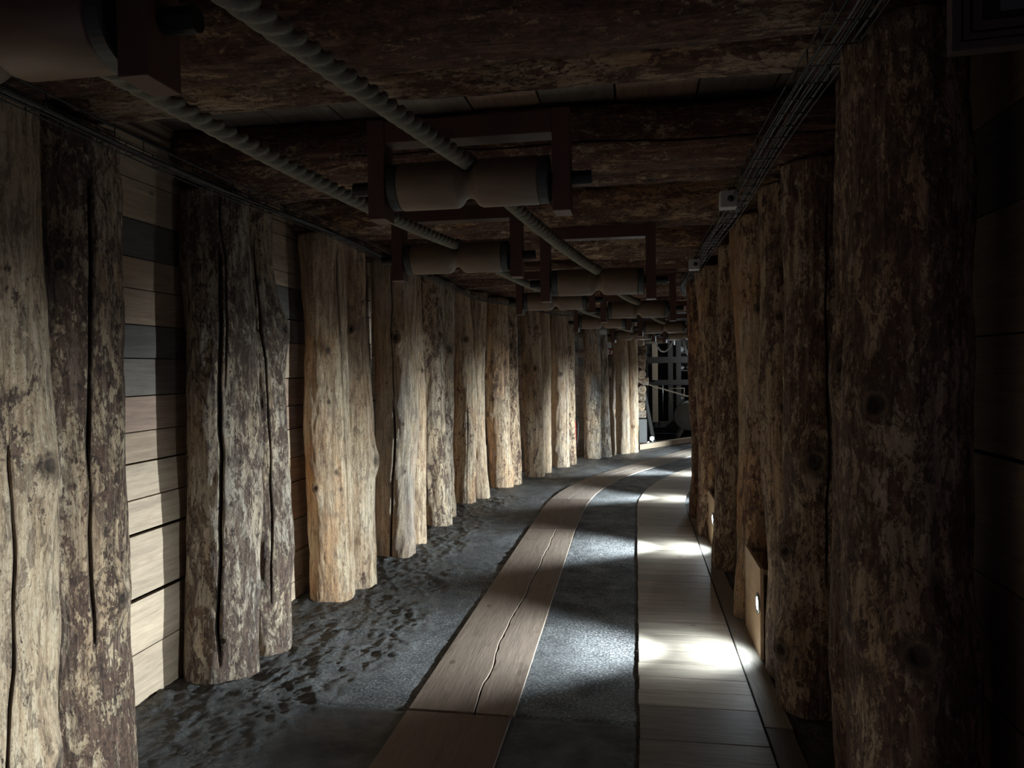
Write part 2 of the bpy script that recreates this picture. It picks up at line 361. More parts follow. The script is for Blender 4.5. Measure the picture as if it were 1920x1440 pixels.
RP = [
 (1,'A',.77,2.20,.165,.56,.25,.30,[],[(.6,.85,.07,.03),(.3,1.5,.06,.04),(.75,.45,.07,.03)],'thick log post with torn bark patches, nearest on the right side'),
 (1,'B',.755,2.58,.115,.54,.35,.25,[(.35,.3,2.4,.004,.02)],[(.2,1.6,.06,.03),(.25,.9,.05,.03)],'slim crooked log post, left of the nearest thick post on the right'),
 (2,'A',.84,3.607,.17,.54,.35,.25,[(.55,.6,2.4,.005,.03)],[(.40,1.17,.085,.055),(.15,.3,.06,.04),(.1,.75,.05,.04)],'dark right hand log post with a big round knot hole at waist height'),
 (2,'B',.80,3.98,.145,.46,.25,.10,[],[(.4,1.4,.03,.015)],'log post tight behind the one with the big round knot hole'),
 (3,'A',.785,4.83,.15,.40,.65,.05,[],[(.5,1.95,.04,.02),(.5,.7,.02,.01)],'brown right hand log post at the far edge of the nearer lamp board'),
 (3,'B',.765,5.16,.115,.26,.75,.05,[],[(.5,1.2,.03,.02)],'slim light brown post behind the far edge of the nearer plywood board'),
 (4,'A',.765,6.02,.14,.48,.70,.10,[],[],'log post on the right side, just before the farther plywood lamp board'),
 (4,'B',.76,6.20,.12,.36,.30,.10,[],[],None),
 (5,'A',.73,7.18,.14,.48,.70,.10,[],[],'log post just beyond the farther plywood lamp board on the right'),
 (5,'B',.74,7.50,.125,.30,.40,.10,[],[],'slim log post behind the one beyond the farther plywood lamp board'),
 (6,'A',.71,8.02,.14,.48,.70,.10,[],[],'farthest log post seen on the right, its edge against the dark end room'),
]
BEAM_Z = 2.53
for side, tab in (('L', LP), ('R', RP)):
    for (pr, w_, x, y, r, bk, wm, gy, cr, kn, look) in tab:
        if look is None: continue
        near = y < 5.5
        sgn = 1
        cracks = []
        for (f_, a, b, hw, dp) in cr: cracks.append((facing(x, y, f_) % (2*math.pi), a, b, hw*1.15, dp*1.2))
        knots = [(facing(x, y, f_) % (2*math.pi), z_, kr, kh) for (f_, z_, kr, kh) in kn]
        lean = rnd.uniform(-.02, .02)
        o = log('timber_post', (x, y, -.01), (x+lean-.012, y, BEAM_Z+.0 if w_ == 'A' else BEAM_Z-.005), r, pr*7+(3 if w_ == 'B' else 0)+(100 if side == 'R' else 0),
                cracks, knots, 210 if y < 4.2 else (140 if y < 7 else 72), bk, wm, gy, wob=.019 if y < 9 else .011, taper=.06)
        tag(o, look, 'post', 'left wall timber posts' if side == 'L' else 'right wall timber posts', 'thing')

# ------------------------------------------------------------------ path of the gallery
def sh(y):
    if y < 8.3: return 0.
    if y < 11.6: return (y-8.3)**2/14.7
    return .741+.449*(y-11.6)
def hd(y):          # heading of the gallery, clockwise from +Y
    if y < 8.3: return 0.
    if y < 11.6: return math.atan(2*(y-8.3)/14.7)
    return math.atan(.449)

# ------------------------------------------------------------------ roof logs
beam_desc = ['nearest front roof log, across the top of the picture', 'roof log just behind the nearest one, ahead of the pale roof boards',
 'roof log just beyond the gap of pale roof boards', 'roof log right behind the nearest large wooden roller', 'third pair front roof log, over the pale orange post', 'third pair back roof log, over the pale orange post']
k = 0
for i in range(0, 22):
    pr, w_, x, y = LP[i][:4]; h = hd(y); cx, cy = x, y
    z = BEAM_Z+(.155 if w_ == 'A' else .145); r = .155 if w_ == 'A' else .135
    L0, L1 = (-(x+2.33), .97-x) if y < 8.3 else (-.24, 2.95)
    d = Vector((math.cos(h), -math.sin(h), 0))
    yo = {('A'): .02, ('B'): .0}[w_]
    p0 = Vector((x, y+yo, z+rnd.uniform(-.006, .01)))+d*L0; p1 = Vector((x, y+yo, z+rnd.uniform(-.006, .01)))+d*L1
    near = y < 5
    kn = [(rnd.uniform(3.2, 6.0), rnd.uniform(.4, 3.0), rnd.uniform(.03, .05), .015) for _ in range(3)]
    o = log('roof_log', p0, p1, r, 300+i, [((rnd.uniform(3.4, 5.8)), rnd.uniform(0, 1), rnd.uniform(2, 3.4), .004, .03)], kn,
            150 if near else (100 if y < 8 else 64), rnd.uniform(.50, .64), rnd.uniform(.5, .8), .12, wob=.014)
    nm = ['first','second','third','fourth','fifth','sixth','seventh','eighth','ninth','tenth','eleventh'][pr-1]
    tag(o, 'barky %s roof log resting on the %s pair of left posts' % ('front' if w_ == 'A' else 'back', nm), 'beam', 'log beams under the roof', 'thing')
# two more roof logs nearer than the first pair of posts
for j, (y, r) in enumerate(((1.35, .15), (1.02, .15))):
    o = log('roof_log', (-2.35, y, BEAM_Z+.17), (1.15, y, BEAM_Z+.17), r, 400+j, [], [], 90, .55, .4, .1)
    tag(o, 'dark roof log above the nearest roller at the top left corner' if j == 0 else 'dark roof log overhead, closest to the viewer', 'beam', 'log beams under the roof', 'thing')

# ------------------------------------------------------------------ boarded walls, ceiling
def T(c, v=.1):
    k = rnd.uniform(1-v, 1+v); return (c[0]*k, c[1]*k, c[2]*k, rnd.random())
PALE = (.43, .315, .215); TAN = (.34, .235, .155); GREYB = (.185, .15, .12); DKG = (.125, .108, .092); PINK = (.31, .20, .14); ORNG = (.47, .29, .16)
def wall(name, pts, seams_for, thick=.025, side=1, mat=M_WALL, gapw=.004):
    """boards between points; every bay has its own seam heights. side=+1: faces +x"""
    mb = MB()
    for b in range(len(pts)-1):
        a, c = Vector((*pts[b], 0)), Vector((*pts[b+1], 0)); d = (c-a); L = d.length; d.normalize(); n = Vector((d.y, -d.x, 0))*side
        seams, cols, gaps = seams_for(b)
        for j in range(len(seams)-1):
            z0, z1 = seams[j]+gaps[j], seams[j+1]-gapw*.5; e = rnd.uniform(-.005, .004)
            Mx = Matrix(((d.x, n.x, 0, a.x), (d.y, n.y, 0, a.y), (0, 0, 1, 0), (0, 0, 0, 1)))
            mb.box((0, -thick+e, z0), (L+.01, e, z1), cols[j], Mx, .002)
        mb.box((-.05, -thick-.05, -.05), (L+.05, -thick-.012, 2.95), (.02, .015, .012, .5), Mx)   # dark earth backing, added to stop light leaking through the seams
    o = mb.build(name, mat); o['kind'] = 'structure'; return o
S12 = sorted([2.87, 2.69, 2.52, 2.33, 2.15, 2.0, 1.83, 1.67, 1.49, 1.32, 1.17, 1.0, .83, .52, .27, -.02])
C12 = [PALE, PALE, PALE, PALE, PALE, TAN, PINK, GREYB, DKG, TAN, TAN, DKG, PALE, PALE, TAN, TAN]
S23 = sorted([2.87, 2.6, 2.51, 2.27, 2.17, 1.95, 1.79, 1.55, 1.36, 1.2, 1.0, .83, .57, .35, .15, -.02])
C23 = [PALE, PALE, PALE, ORNG, ORNG, PALE, PINK, PINK, PALE, GREYB, DKG, PALE, PALE, TAN, TAN, TAN]
def seamsL(b):
    if b == 2:
        g = [.003]*16; g[1] = .003; g[2] = .016; g[3] = .014; g[5] = .007; return S12, [T(c, .06) for c in C12], g
    if b == 3: return S23, [T(c, .08) for c in C23], [rnd.choice([.003, .004, .007]) for _ in range(16)]
    s = [-.02]
    while s[-1] < 2.86: s.append(s[-1]+rnd.uniform(.13, .24))
    return s, [T(rnd.choice([PALE, PALE, TAN, PALE, GREYB, PINK]), .12) for _ in s], [rnd.choice([.003, .004, .008]) for _ in s]
WLP = [(-2.34, -1.2), (-2.34, 1.2), (-2.34, 2.38), (-2.34, 3.8), (-2.33, 5.05), (-2.32, 6.3), (-2.31, 7.55), (-2.26, 8.8), (-2.06, 9.95), (-1.76, 11.02), (-1.42, 12.0), (-1.0, 13.08), (-.5, 13.95), (-.35, 14.15)]
wall('wall_left', WLP, seamsL)
def seamsR(b):
    s = [-.02, .3, .63, .985, 1.335, 1.672, 2.015, 2.27, 2.6, 2.9]
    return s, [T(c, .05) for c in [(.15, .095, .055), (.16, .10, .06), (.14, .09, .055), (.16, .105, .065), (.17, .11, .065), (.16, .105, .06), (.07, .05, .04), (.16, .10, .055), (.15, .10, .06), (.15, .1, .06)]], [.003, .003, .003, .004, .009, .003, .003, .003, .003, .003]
WRP = [(.98, -1.2), (.98, 8.2), (1.06, 9.4), (1.5, 11.2), (2.6, 13.8), (3.2, 15.2)]
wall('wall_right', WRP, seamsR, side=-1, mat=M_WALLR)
mb = MB(); x = -2.45
wid = [.33, .36, .34, .30, .36, .33, .35, .37, .34, .36, .33, .35, .34, .36, .33, .34, .35]
j = 0
while x < 3.6:
    wv = wid[j % len(wid)]; yb = -1.2
    while yb < 16.2:
        ln = rnd.uniform(2.4, 4.2); e = rnd.uniform(0, .008)
        mb.box((x+.005, yb+.003, 2.845+e), (x+wv-.005, yb+ln-.003, 2.87+e), T(rnd.choice([TAN, PINK, GREYB, GREYB]), .1), None, .002); yb += ln
    x += wv; j += 1
o = mb.build('ceiling', M_CEIL); o['kind'] = 'structure'
# unseen earth slab above the boards keeps the outside dark
mb = MB(); mb.box((-3.0, -1.2, 2.88), (4.2, 20.4, 3.1)); mb.build('earth_slab', M_DARK)['kind'] = 'structure'

# ------------------------------------------------------------------ floor
def floor_mesh():
    def grid(x0, x1, y0, y1, dx, dy, base):
        xs = np.arange(x0, x1+dx*.5, dx); ys = np.arange(y0, y1+dy*.5, dy)
        X, Y = np.meshgrid(xs, ys); n = len(xs)
        i = np.arange(len(ys)-1)[:, None]*n; k = np.arange(n-1)[None, :]
        F = np.stack([i+k, i+k+1, i+n+k+1, i+n+k], -1).reshape(-1, 4)+base
        return X.ravel(), Y.ravel(), F
    X1, Y1, F1 = grid(-2.5, 1.1, .6, 9.0, .015, .018, 0)
    X2, Y2, F2 = grid(-2.5, 5.1, 9.0, 21.0, .05, .05, len(X1))
    X3, Y3, F3 = grid(-2.5, 1.1, -1.2, .6, .1, .1, len(X1)+len(X2))
    X = np.concatenate([X1, X2, X3]); Y = np.concatenate([Y1, Y2, Y3])
    s = np.vectorize(sh)(np.minimum(Y, 14.)); U = X-s
    rock = 1/(1+np.exp(-(-1.52-U+.16*fbm(X*2.2, Y*1.3, 0, 3, 4)*2)/.035))         # black rubble by the left wall
    rockR = 1/(1+np.exp(-(U-.62)/.02)); slab = 1/(1+np.exp(-(3.31-Y)/.008))*(1-rock*.6)
    ridge = (1-np.abs(fbm(X*15, Y*9, 0, 21, 3))*2.6); ridge = np.clip(ridge, 0, 1)**3
    ridge2 = (1-np.abs(fbm(X*6+Y*1.5, Y*3.4, 4, 22, 4))*3.2); ridge2 = np.clip(ridge2, 0, 1)**4
    Z = .004*fbm(X*2, Y*2, 0, 31, 3)+.0025*fbm(X*30, Y*30, 0, 41, 3)*(1-slab*.8)
    Z = Z+rock*(.008*ridge+.012*ridge2+.005*fbm(X*9, Y*9, 0, 51, 4)+.005*fbm(X*36, Y*26, 0, 52, 2)+.015*np.clip((-1.55-U)/.4, 0, 1.6))
    Z = Z+rockR*.008*fbm(X*20, Y*20, 0, 61, 3)
    rough = np.clip(fbm(X*1.1+5, Y*1.1, 0, 71, 3)*2.5, 0, 1)*(1-slab)
    Z = Z+rough*.006*fbm(X*24, Y*24, 0, 81, 3)
    seam = np.exp(-((Y-3.31)/.010)**2)*.012; Z = Z-seam
    # ground stays below the boards laid in it
    inb = ((U > -1.05) & (U < -.60)) | ((U > .02) & (U < .64)); Z = np.where(inb, np.minimum(Z, -.004)-.002, Z)
    V = np.stack([X, Y, Z], -1); F = np.concatenate([F1, F2, F3])
    t = np.zeros((len(V), 4)); t[:, 0] = np.clip(rock*(.75+.5*fbm(X*4, Y*4, 0, 91, 3)), 0, 1); t[:, 1] = slab; t[:, 3] = 1
    o = mesh('floor', V, F, M_FLOOR, True, t); o['kind'] = 'structure'
floor_mesh()

# ------------------------------------------------------------------ long boards let into the floor
def ribbon(name, left, right, top=.008, th=.03, tint=(.3, .22, .16, .5), mat=None):
    """board whose left and right edges are polylines with equal point counts"""
    n = len(left); V = []; F = []
    ins = .003
    for (l, r_) in zip(left, right):
        V += [(l[0], l[1], top-th), (l[0], l[1], top-ins), (l[0]+ins, l[1], top), (r_[0]-ins, r_[1], top), (r_[0], r_[1], top-ins), (r_[0], r_[1], top-th)]
    for i in range(n-1):
        for k in range(5): a = i*6+k; F.append([a, a+6, a+7, a+1][::-1])
    F += [[0, 1, 2, 3, 4, 5][::-1], [(n-1)*6+k for k in range(6)]]
    return mesh(name, V, F, mat or M_STRIP, False, [tint]*len(V))
def line(x0, x1, y0, y1, n=40, wob=0., s=0, mid=None):
    out = []
    for i in range(n+1):
        y = y0+(y1-y0)*i/n; x = x0+(x1-x0)*i/n+(wob*float(fbm(y*1.7, s, 0, s, 4)) if wob else 0)
        if mid: x = np.interp(y, mid[0], mid[1])+(wob*float(fbm(y*2.6, s, 0, s, 4)))
        out.append((x+sh(y), y))
    return out
BR = (.235, .168, .125)
sp = ([3.3, 3.36, 3.79, 4.34, 5.18, 7.06, 7.2], [-.745, -.75, -.775, -.785, -.79, -.785, -.78])
b = ribbon('floor_board', line(-1.07, -1.07, .8, 3.29, 8), line(-.575, -.575, .8, 3.29, 8), tint=(.15, .085, .060, .2)); tag(b, 'wide dark brown floor board in front of the cross seam, bottom centre', 'board', 'long boards in the floor')
mb = MB()
for q in range(8): mb.lathe([(.0, .004), (.0012, .004)], 10, Matrix.Translation((-1.03+q*.058, 3.27, .0075)) @ Matrix.Rotation(-math.pi/2, 4, 'Y'))
mb.build('screw', M_AXLE, b)
b = ribbon('floor_board', line(-1.07, -1.06, 3.315, 7.2, 60), line(0, 0, 3.315, 7.2, 60, .03, 5, sp), tint=(*BR, .35)); tag(b, 'long brown floor board, left of the wavy split', 'board', 'long boards in the floor')
rr = [(x+.005+.004*(i % 3 == 0), y) for i, (x, y) in enumerate(line(0, 0, 3.315, 7.2, 60, .03, 5, sp))]
b = ribbon('floor_board', rr, line(-.565, -.60, 3.315, 7.2, 60), top=.006, tint=(.25, .18, .135, .8)); tag(b, 'long brown floor board, right of the wavy split', 'board', 'long boards in the floor')
b = ribbon('floor_board', line(-1.06, -1.05, 7.205, 8.88, 20), line(-.60, -.57, 7.205, 8.88, 20), tint=(.17, .115, .085, .6)); tag(b, 'short dark brown floor board between the split boards and the bend', 'board', 'long boards in the floor')
for j, (y0, y1, c) in enumerate(((8.885, 12.0, (.26, .20, .16)), (12.005, 15.6, (.24, .19, .15)))):
    for k_, (xa, xb) in enumerate(((-1.05, -.83), (-.826, -.57))):
        b = ribbon('floor_board', line(xa, xa, y0, y1, 24), line(xb, xb, y0, y1, 24), tint=(*c, .1+.3*k_+j*.2))
        tag(b, ['pale', 'greyish'][j]+[' floor board on the left side of the strip, ', ' floor board on the right side of the strip, '][k_]+['starting at the bend', 'far end of the gallery'][j], 'board', 'long boards in the floor')

# crosswise boarded walkway: one walkway, its boards are its pattern
mb = MB(); y = .8; wal = (.40, .335, .265)
for_y = [3.43, 3.82, 3.93, 4.10, 4.31, 4.68, 5.91]
while y < 15.6:
    wv = rnd.uniform(.11, .20); gap = .002
    nx = y+wv
    for q in for_y:
        if abs(nx-q) < .06: nx = q; gap = .006 if q in (3.43, 5.91) else .003
    c = T(wal if y > 3.4 else (.20, .165, .14), .12)  # boards before the seam tinted darker: light falloff painted into their colour
    hc = hd(y); M_ = Matrix.Translation((sh(y), y, 0)) @ Matrix.Rotation(-hc, 4, 'Z')
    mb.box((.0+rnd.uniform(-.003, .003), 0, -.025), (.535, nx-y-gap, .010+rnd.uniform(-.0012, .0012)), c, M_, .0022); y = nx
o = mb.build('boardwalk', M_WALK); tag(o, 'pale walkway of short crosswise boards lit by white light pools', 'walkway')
e0 = [(.545, .80, 3.35), (.545, 3.36, 4.55), (.545, 4.555, 6.3), (.545, 6.305, 8.3)]
mb = None
for q, (xa, ya, yb) in enumerate(e0):
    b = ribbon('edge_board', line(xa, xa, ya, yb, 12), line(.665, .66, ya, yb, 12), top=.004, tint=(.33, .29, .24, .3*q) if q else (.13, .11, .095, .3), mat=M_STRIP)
    tag(b, ['dark edge board in the bottom right corner, beside the walkway', 'grey edge board right of the walkway, in front of the nearer lamp', 'grey edge board right of the walkway, between the two visible lamps', 'grey edge board right of the walkway, beyond the farther lamp'][q], 'board', 'boards along the right edge of the walkway')

# ------------------------------------------------------------------ recessed lamps in plywood boards
def lamp(x, y, z, rz, ply_len, h, label_l, label_p, y0=None):
    if label_p:
        ya, yb = y0
        p = thing('plywood_panel', label_p, 'panel', (x+.014+(ya-y)*math.tan(-rz), ya, 0), rz, 'plywood lamp boards')
        m = MB(); m.box((-.009, 0, .002), (.009, yb-ya, h), (.52, .36, .22, .4), None, .001); m.build('board', M_PLY, p)
        for yy in (.01, yb-ya-.03):
            m = MB(); m.box((.0095, yy, h-.035), (.10, yy+.02, h-.01), (.4, .3, .2, .4)); m.build('batten', M_PLY, p)
    t = thing('recessed_lamp', label_l, 'lamp', (x, y, z), rz, 'recessed white wall lamps')
    m = MB(); m.lathe([(.004, .056), (-.003, .056), (-.005, .052), (-.005, .040), (.004, .036)], 40); m.build('bezel', M_STEEL, t, True)
    m = MB(); m.lathe([(.0, .035), (-.002, .034), (-.004, .020)], 32); m.build('lens', M_LED, t, True)
    for nm, pw, size, blend, tilt in (('flood', FLOOD_W, 70, 1.0, 1), ('core', CORE_W, 96, 1.0, -52)):
        l = bpy.data.lights.new('lamp_'+nm, 'SPOT'); l.energy = pw; l.color = LAMP_COL; l.spot_size = math.radians(size); l.spot_blend = blend; l.shadow_soft_size = .025
        lo = bpy.data.objects.new('lamp_'+nm, l); C.objects.link(lo); lo.parent = t; lo.location = (-.03, 0, 0)
        d = Vector((-math.cos(math.radians(tilt)), 0, math.sin(math.radians(tilt))))
        lo.rotation_euler = d.to_track_quat('-Z', 'Y').to_euler()
lamp(.645, 4.18, .295, 0, .6, .50, 'bright round lamp in a steel ring, low in the nearer plywood board', 'tan plywood board low between posts, holding the nearer lamp', (4.125, 4.67))
lamp(.645, 6.56, .27, 0, .6, .45, 'bright round lamp in the farther plywood board', 'small plywood board holding the farther lamp', (6.19, 7.02))
lamp(.645, 1.75, .30, 0, .6, .50, 'recessed lamp low on the right wall, nearer than the thick right post', 'plywood lamp board nearer than the thick right post', (1.40, 2.0))
lamp(.70, 9.0, .28, -hd(9.0), .6, .45, 'recessed lamp hidden behind the right posts where the gallery bends', 'plywood lamp board hidden where the gallery bends', (8.7, 9.3))
lamp(1.03, 11.0, .28, -hd(11.0), .6, .45, 'recessed lamp hidden behind the right posts halfway round the bend', 'plywood lamp board hidden halfway round the bend', (10.7, 11.3))
lamp(1.95, 13.1, .28, -hd(13.1), .6, .45, 'recessed lamp hidden behind the right posts at the end of the bend', 'plywood lamp board hidden at the end of the bend', (12.8, 13.4))

# ------------------------------------------------------------------ rollers
def roller(x, y, za, rz, ztop, label, n=40):
    t = thing('cable_roller', label, 'roller', (x, y, za), rz, 'wooden rollers guiding the ropes')
    m = MB(); R, g = .088, .052
    prof = [(-.262, R-.004), (-.255, R)]
    prof += [(-.05, R), (-.035, R-.006), (-.016, g+.006), (0, g), (.016, g+.006), (.035, R-.006), (.05, R), (.255, R), (.262, R-.004)]
    m.lathe(prof, n); b = m.build('spool', M_ROLL, t, True)
    for s in (-1, 1):
        m = MB(); m.lathe([(s*.262, R-.006), (s*.264, R-.002), (s*.296, R-.002), (s*.300, R-.008)] if s > 0 else [(-.300, R-.008), (-.296, R-.002), (-.264, R-.002), (-.262, R-.006)], n); m.build('end_band', M_BAND, t)
        m = MB(); m.lathe([(min(s*.300, s*.45), .026), (max(s*.300, s*.45), .026)], 16); m.build('axle', M_AXLE, t)
        m = MB(); m.box((s*.345-.032, -.055, -.125), (s*.345+.032, .055, ztop-za), bev=.004); m.build('hanger', M_BRK, t)
    m = MB(); m.box((-.313, -.05, ztop-za-.085), (.313, .05, ztop-za-.005), bev=.004); m.build('cross_bar', M_BRK, t)
    return t
ROL = {'L': [(-1.30, 1.36, 2.30, 0, 'large dark wooden roller cut off by the top left corner'), (-1.0, 4.15, 2.235, 0, 'wooden roller left of centre, behind the nearest big roller'),
             (-.75, 7.08, 2.235, 0, 'third roller on the left rope, beside a red brown hanger'), (-.42, 9.76, 2.185, .1, 'fourth roller on the left rope, above the seventh and eighth posts'),
             (-.03, 12.79, 2.13, .2, 'fifth roller on the left rope, small and far off above the red sign'), (.40, 15.0, 2.13, .3, 'farthest roller on the left rope, just before the end room')],
       'R': [(-.60, 2.70, 2.285, 0, 'big wooden roller with a grooved middle hanging at top centre'), (-.24, 4.93, 2.16, 0, 'second roller on the right rope, right of centre with tall hangers'),
             (.03, 7.62, 2.175, 0, 'third roller on the right rope, with a crack along its lower side'), (.42, 10.9, 2.155, .15, 'fourth roller on the right rope, small, against the right posts'),
             (.86, 13.6, 2.14, .25, 'fifth roller on the right rope, tiny above the end room')]}
for s_ in 'LR':
    for (x, y, z, a, lb) in ROL[s_]: roller(x, y, z, -a, BEAM_Z-.004, lb)

def rope_obj(name, pts, r, label, pitch=.17, n=24):
    P = [Vector(p) for p in pts]; D = [0]
    for i in range(1, len(P)): D.append(D[-1]+(P[i]-P[i-1]).length)
    step = .009; m = int(D[-1]/step); V = []; ds = np.linspace(0, D[-1], m)
    X = [np.interp(ds, D, [p[i] for p in P]) for i in range(3)]
    ctr = [Vector((X[0][i], X[1][i], X[2][i])) for i in range(m)]
    a = 2*np.pi*np.arange(n)/n
    for i, p in enumerate(ctr):
        t = (ctr[min(i+1, m-1)]-ctr[max(i-1, 0)]).normalized(); u = t.cross(Vector((0, 0, 1))).normalized(); v = u.cross(t)
        ph = ds[i]/pitch*2*math.pi
        for k in range(n):
            q = a[k]-ph; q3 = (q+math.pi/3) % (2*math.pi/3)-math.pi/3
            rr_ = r*(.52*math.cos(q3)+math.sqrt(max(.25-(.52*math.sin(q3))**2, .004)))
            V.append(p+(u*math.cos(a[k])+v*math.sin(a[k]))*rr_)
    i = np.arange(m-1)[:, None]*n; k = np.arange(n)[None, :]; k2 = (k+1) % n
    F = np.stack([i+k, i+k2, i+n+k2, i+n+k], -1).reshape(-1, 4).tolist(); F += [list(range(n))[::-1], [(m-1)*n+j for j in range(n)]]
    return tag(mesh(name, V, F, M_ROPE), label, 'rope', 'haulage ropes')
def rope_path(rs, start, end, r):
    pts = [start]; g = .054+r
    prev = start
    for (x, y, z, a, lb) in rs:
        for ang in (-35, -20, 0, 20, 35):
            t_ = math.radians(ang); pts.append((x+g*math.sin(t_)*math.sin(a), y+g*math.sin(t_), z+g*math.cos(t_)))
    pts.append(end)
    # sag between supports
    out = []
    for p, q in zip(pts[:-1], pts[1:]):
        L = math.dist(p, q); n = max(2, int(L/.06)); sag = .018*min(L, 2.7)**1.3 if L > .5 else 0
        for i in range(n):
            f = i/n; out.append((p[0]+(q[0]-p[0])*f, p[1]+(q[1]-p[1])*f, p[2]+(q[2]-p[2])*f-sag*4*f*(1-f)*.5))
    return out+[end]
rope_obj('haulage_rope', rope_path(ROL['L'], (-1.56, -1.0, 2.38), (.62, 16.2, 2.15), .029), .029, 'thick twisted rope on the left, running over the left line of rollers')
rope_obj('haulage_rope', rope_path(ROL['R'], (-1.13, -1.0, 2.42), (1.30, 15.6, 2.15), .031), .031, 'thick twisted rope over the big middle roller and the right line of rollers')

# ------------------------------------------------------------------ cable trays
def tray(xo, zo, w_, y0, y1, label, n_c, lab_c):
    t = thing('wire_cable_tray', label, 'cable tray', (0, 0, 0), 0, 'wire cable trays')
    def pos(y, dx, dz):
        h = hd(y); s = sh(y) if xo > 0 else np.interp(y, [8.3, 9.78, 10.82, 11.8, 12.9, 13.7], [0, .24, .55, .85, 1.29, 1.8])
        return (xo+s+dx*math.cos(h), y-dx*math.sin(h), zo+dz+.012*math.sin(y*2.3+xo))
    ys = np.arange(y0, y1, .2)
    for dx, dz in ((-w_/2, .05), (w_/2, .05), (-w_/2, 0), (w_/2, 0), (0, 0)):
        m = MB(); m.tube([pos(y, dx, dz) for y in ys], .0028, 5); m.build('rail_wire', M_TRAY, t, True)
    m = MB(); m.tube([(-w_/2, 0, .05), (-w_/2, 0, 0), (w_/2, 0, 0), (w_/2, 0, .05)], .0024, 4)
    first = m.build('cross_wire', M_TRAY, t, True)
    for q, y in enumerate(np.arange(y0, y1, .15)):
        c = first if q == 0 else first.copy()
        if q: C.objects.link(c)
        c.parent = t; c.location = pos(y, 0, 0); c.rotation_euler = (0, 0, -hd(y))
    rs = np.random.RandomState(n_c)
    for q in range(n_c):
        m = MB(); dx = -w_/2+.014+(w_-.028)*q/(max(1, n_c-1)); r_ = rs.uniform(.003, .005)
        m.tube([pos(y, dx+.008*float(noise(y*2, q, 0, 7)), .003+r_+.008*abs(float(noise(y*1.5, q, 3, 8)))) for y in ys], r_, 6)
        c = m.build('cable', M_CABLE[q % 3], None, True); tag(c, (['black', 'grey', 'dark red brown'][q % 3])+' cable '+['nearest the gallery', 'second from the gallery side', 'third from the gallery side', 'fourth from the gallery side', 'closest to the posts'][q if q < n_c-1 else 4]+' in the '+lab_c, 'cable', 'cables in the '+lab_c)
tray(-1.79, 2.40, .07, .8, 13.3, 'thin wire cable tray along the left posts, just under the roof logs', 4, 'left wire tray')
tray(.555, 2.475, .10, .8, 13.5, 'wire cable tray along the right posts, just under the roof logs', 5, 'right wire tray')
# loose cables clipped on the left boards
for q, z in enumerate((2.745, 2.70)):
    m = MB(); m.tube([(-2.31, y, z-.02*math.sin(y*1.3)) for y in np.arange(1.2, 8.4, .15)], .006, 6)
    tag(m.build('cable', M_CABLE[2-q*2], None, True), ['upper', 'lower'][q]+' thin cable running behind the left posts near the roof', 'cable', 'cables on the left boards')

def jbox(x, y, z, s, lab):
    t = thing('junction_box', lab, 'box', (x, y, z), 0, 'junction boxes on the right tray')
    m = MB(); m.box((-s/2, -s/2, -s/2), (s/2, s/2, s/2), bev=.005); m.build('case', M_WHITEP, t)
    m = MB(); m.lathe([(-.012, s*.16), (.0, s*.2), (.004, s*.2)], 20, Matrix.Translation((s*.1, -s/2-.002, 0)) @ Matrix.Rotation(math.pi/2, 4, 'Z')); m.build('lens', M_BLACK, t, True)
    m = MB(); m.tube([(0, 0, s/2), (.01, 0, s/2+.02), (.05, 0, s/2+.02)], .006, 6); m.build('cable_stub', M_CABLE[0], t, True)
jbox(.48, 3.98, 2.45, .085, 'small white box with a round lens beside the right cable tray')
jbox(.485, 6.3, 2.43, .085, 'small white box farther along beside the right cable tray')

# ------------------------------------------------------------------ sign frame hanging top right
t = thing('framed_panel', 'dark framed panel with a grey card hanging in the top right corner', 'frame', (.63, 1.62, 2.22), math.radians(-4))
for q, (a, b_, d) in enumerate(((0, .018, 0), (.024, .036, .008), (.044, .062, .016))):
    m = MB(); W_, H_ = .62, .27
    m.box((a, d, a), (W_-a, d+.03, b_), bev=.002); m.box((a, d, b_), (b_, d+.03, H_-b_), bev=.002); m.box((W_-b_, d, b_), (W_-a, d+.03, H_-b_), bev=.002); m.box((a, d, H_-b_), (W_-a, d+.03, H_-a), bev=.002)
    m.build('moulding', M_FRAME, t)
m = MB(); m.box((.01, .042, .01), (.61, .05, .26)); m.build('backing', M_BLACK, t)
m = MB(); m.box((.10, .036, .085), (.165, .0415, .23)); m.build('card', M_CARD, t)

# ------------------------------------------------------------------ far left wall: extinguisher, signs, exit box, bark pole
t = thing('fire_extinguisher', 'red fire extinguisher with a black hose hung on the far left boards', 'fire extinguisher', (-1.07, 12.50, .26), 0)
m = MB(); m.lathe([(0, .045), (.015, .07), (.40, .07), (.45, .045), (.47, .022), (.48, .022)], 24, Matrix.Rotation(-math.pi/2, 4, 'Y')); m.build('cylinder', M_RED, t, True)
m = MB(); m.box((-.03, -.015, .47), (.05, .015, .50), bev=.004); m.box((-.02, -.01, .52), (.07, .01, .53), bev=.002); m.build('valve', M_BLACK, t)
m = MB(); m.tube([(.02, 0, .49), (.075, -.02, .47), (.10, -.02, .40), (.10, -.02, .2), (.085, -.02, .06), (.07, -.02, .02)], .011, 8); m.build('hose', M_BLACK, t, True)
m = MB(); m.box((-.02, -.073, .14), (.035, -.069, .32)); m.build('label_sticker', M_WHITE, t)
t = thing('extinguisher_sign', 'small red sign with white symbols above a white plate, far left wall', 'sign', (-.50, 13.25, 1.80), 0)
m = MB(); m.box((0, 0, 0), (.115, .004, .115)); m.build('red_plate', M_RED, t)
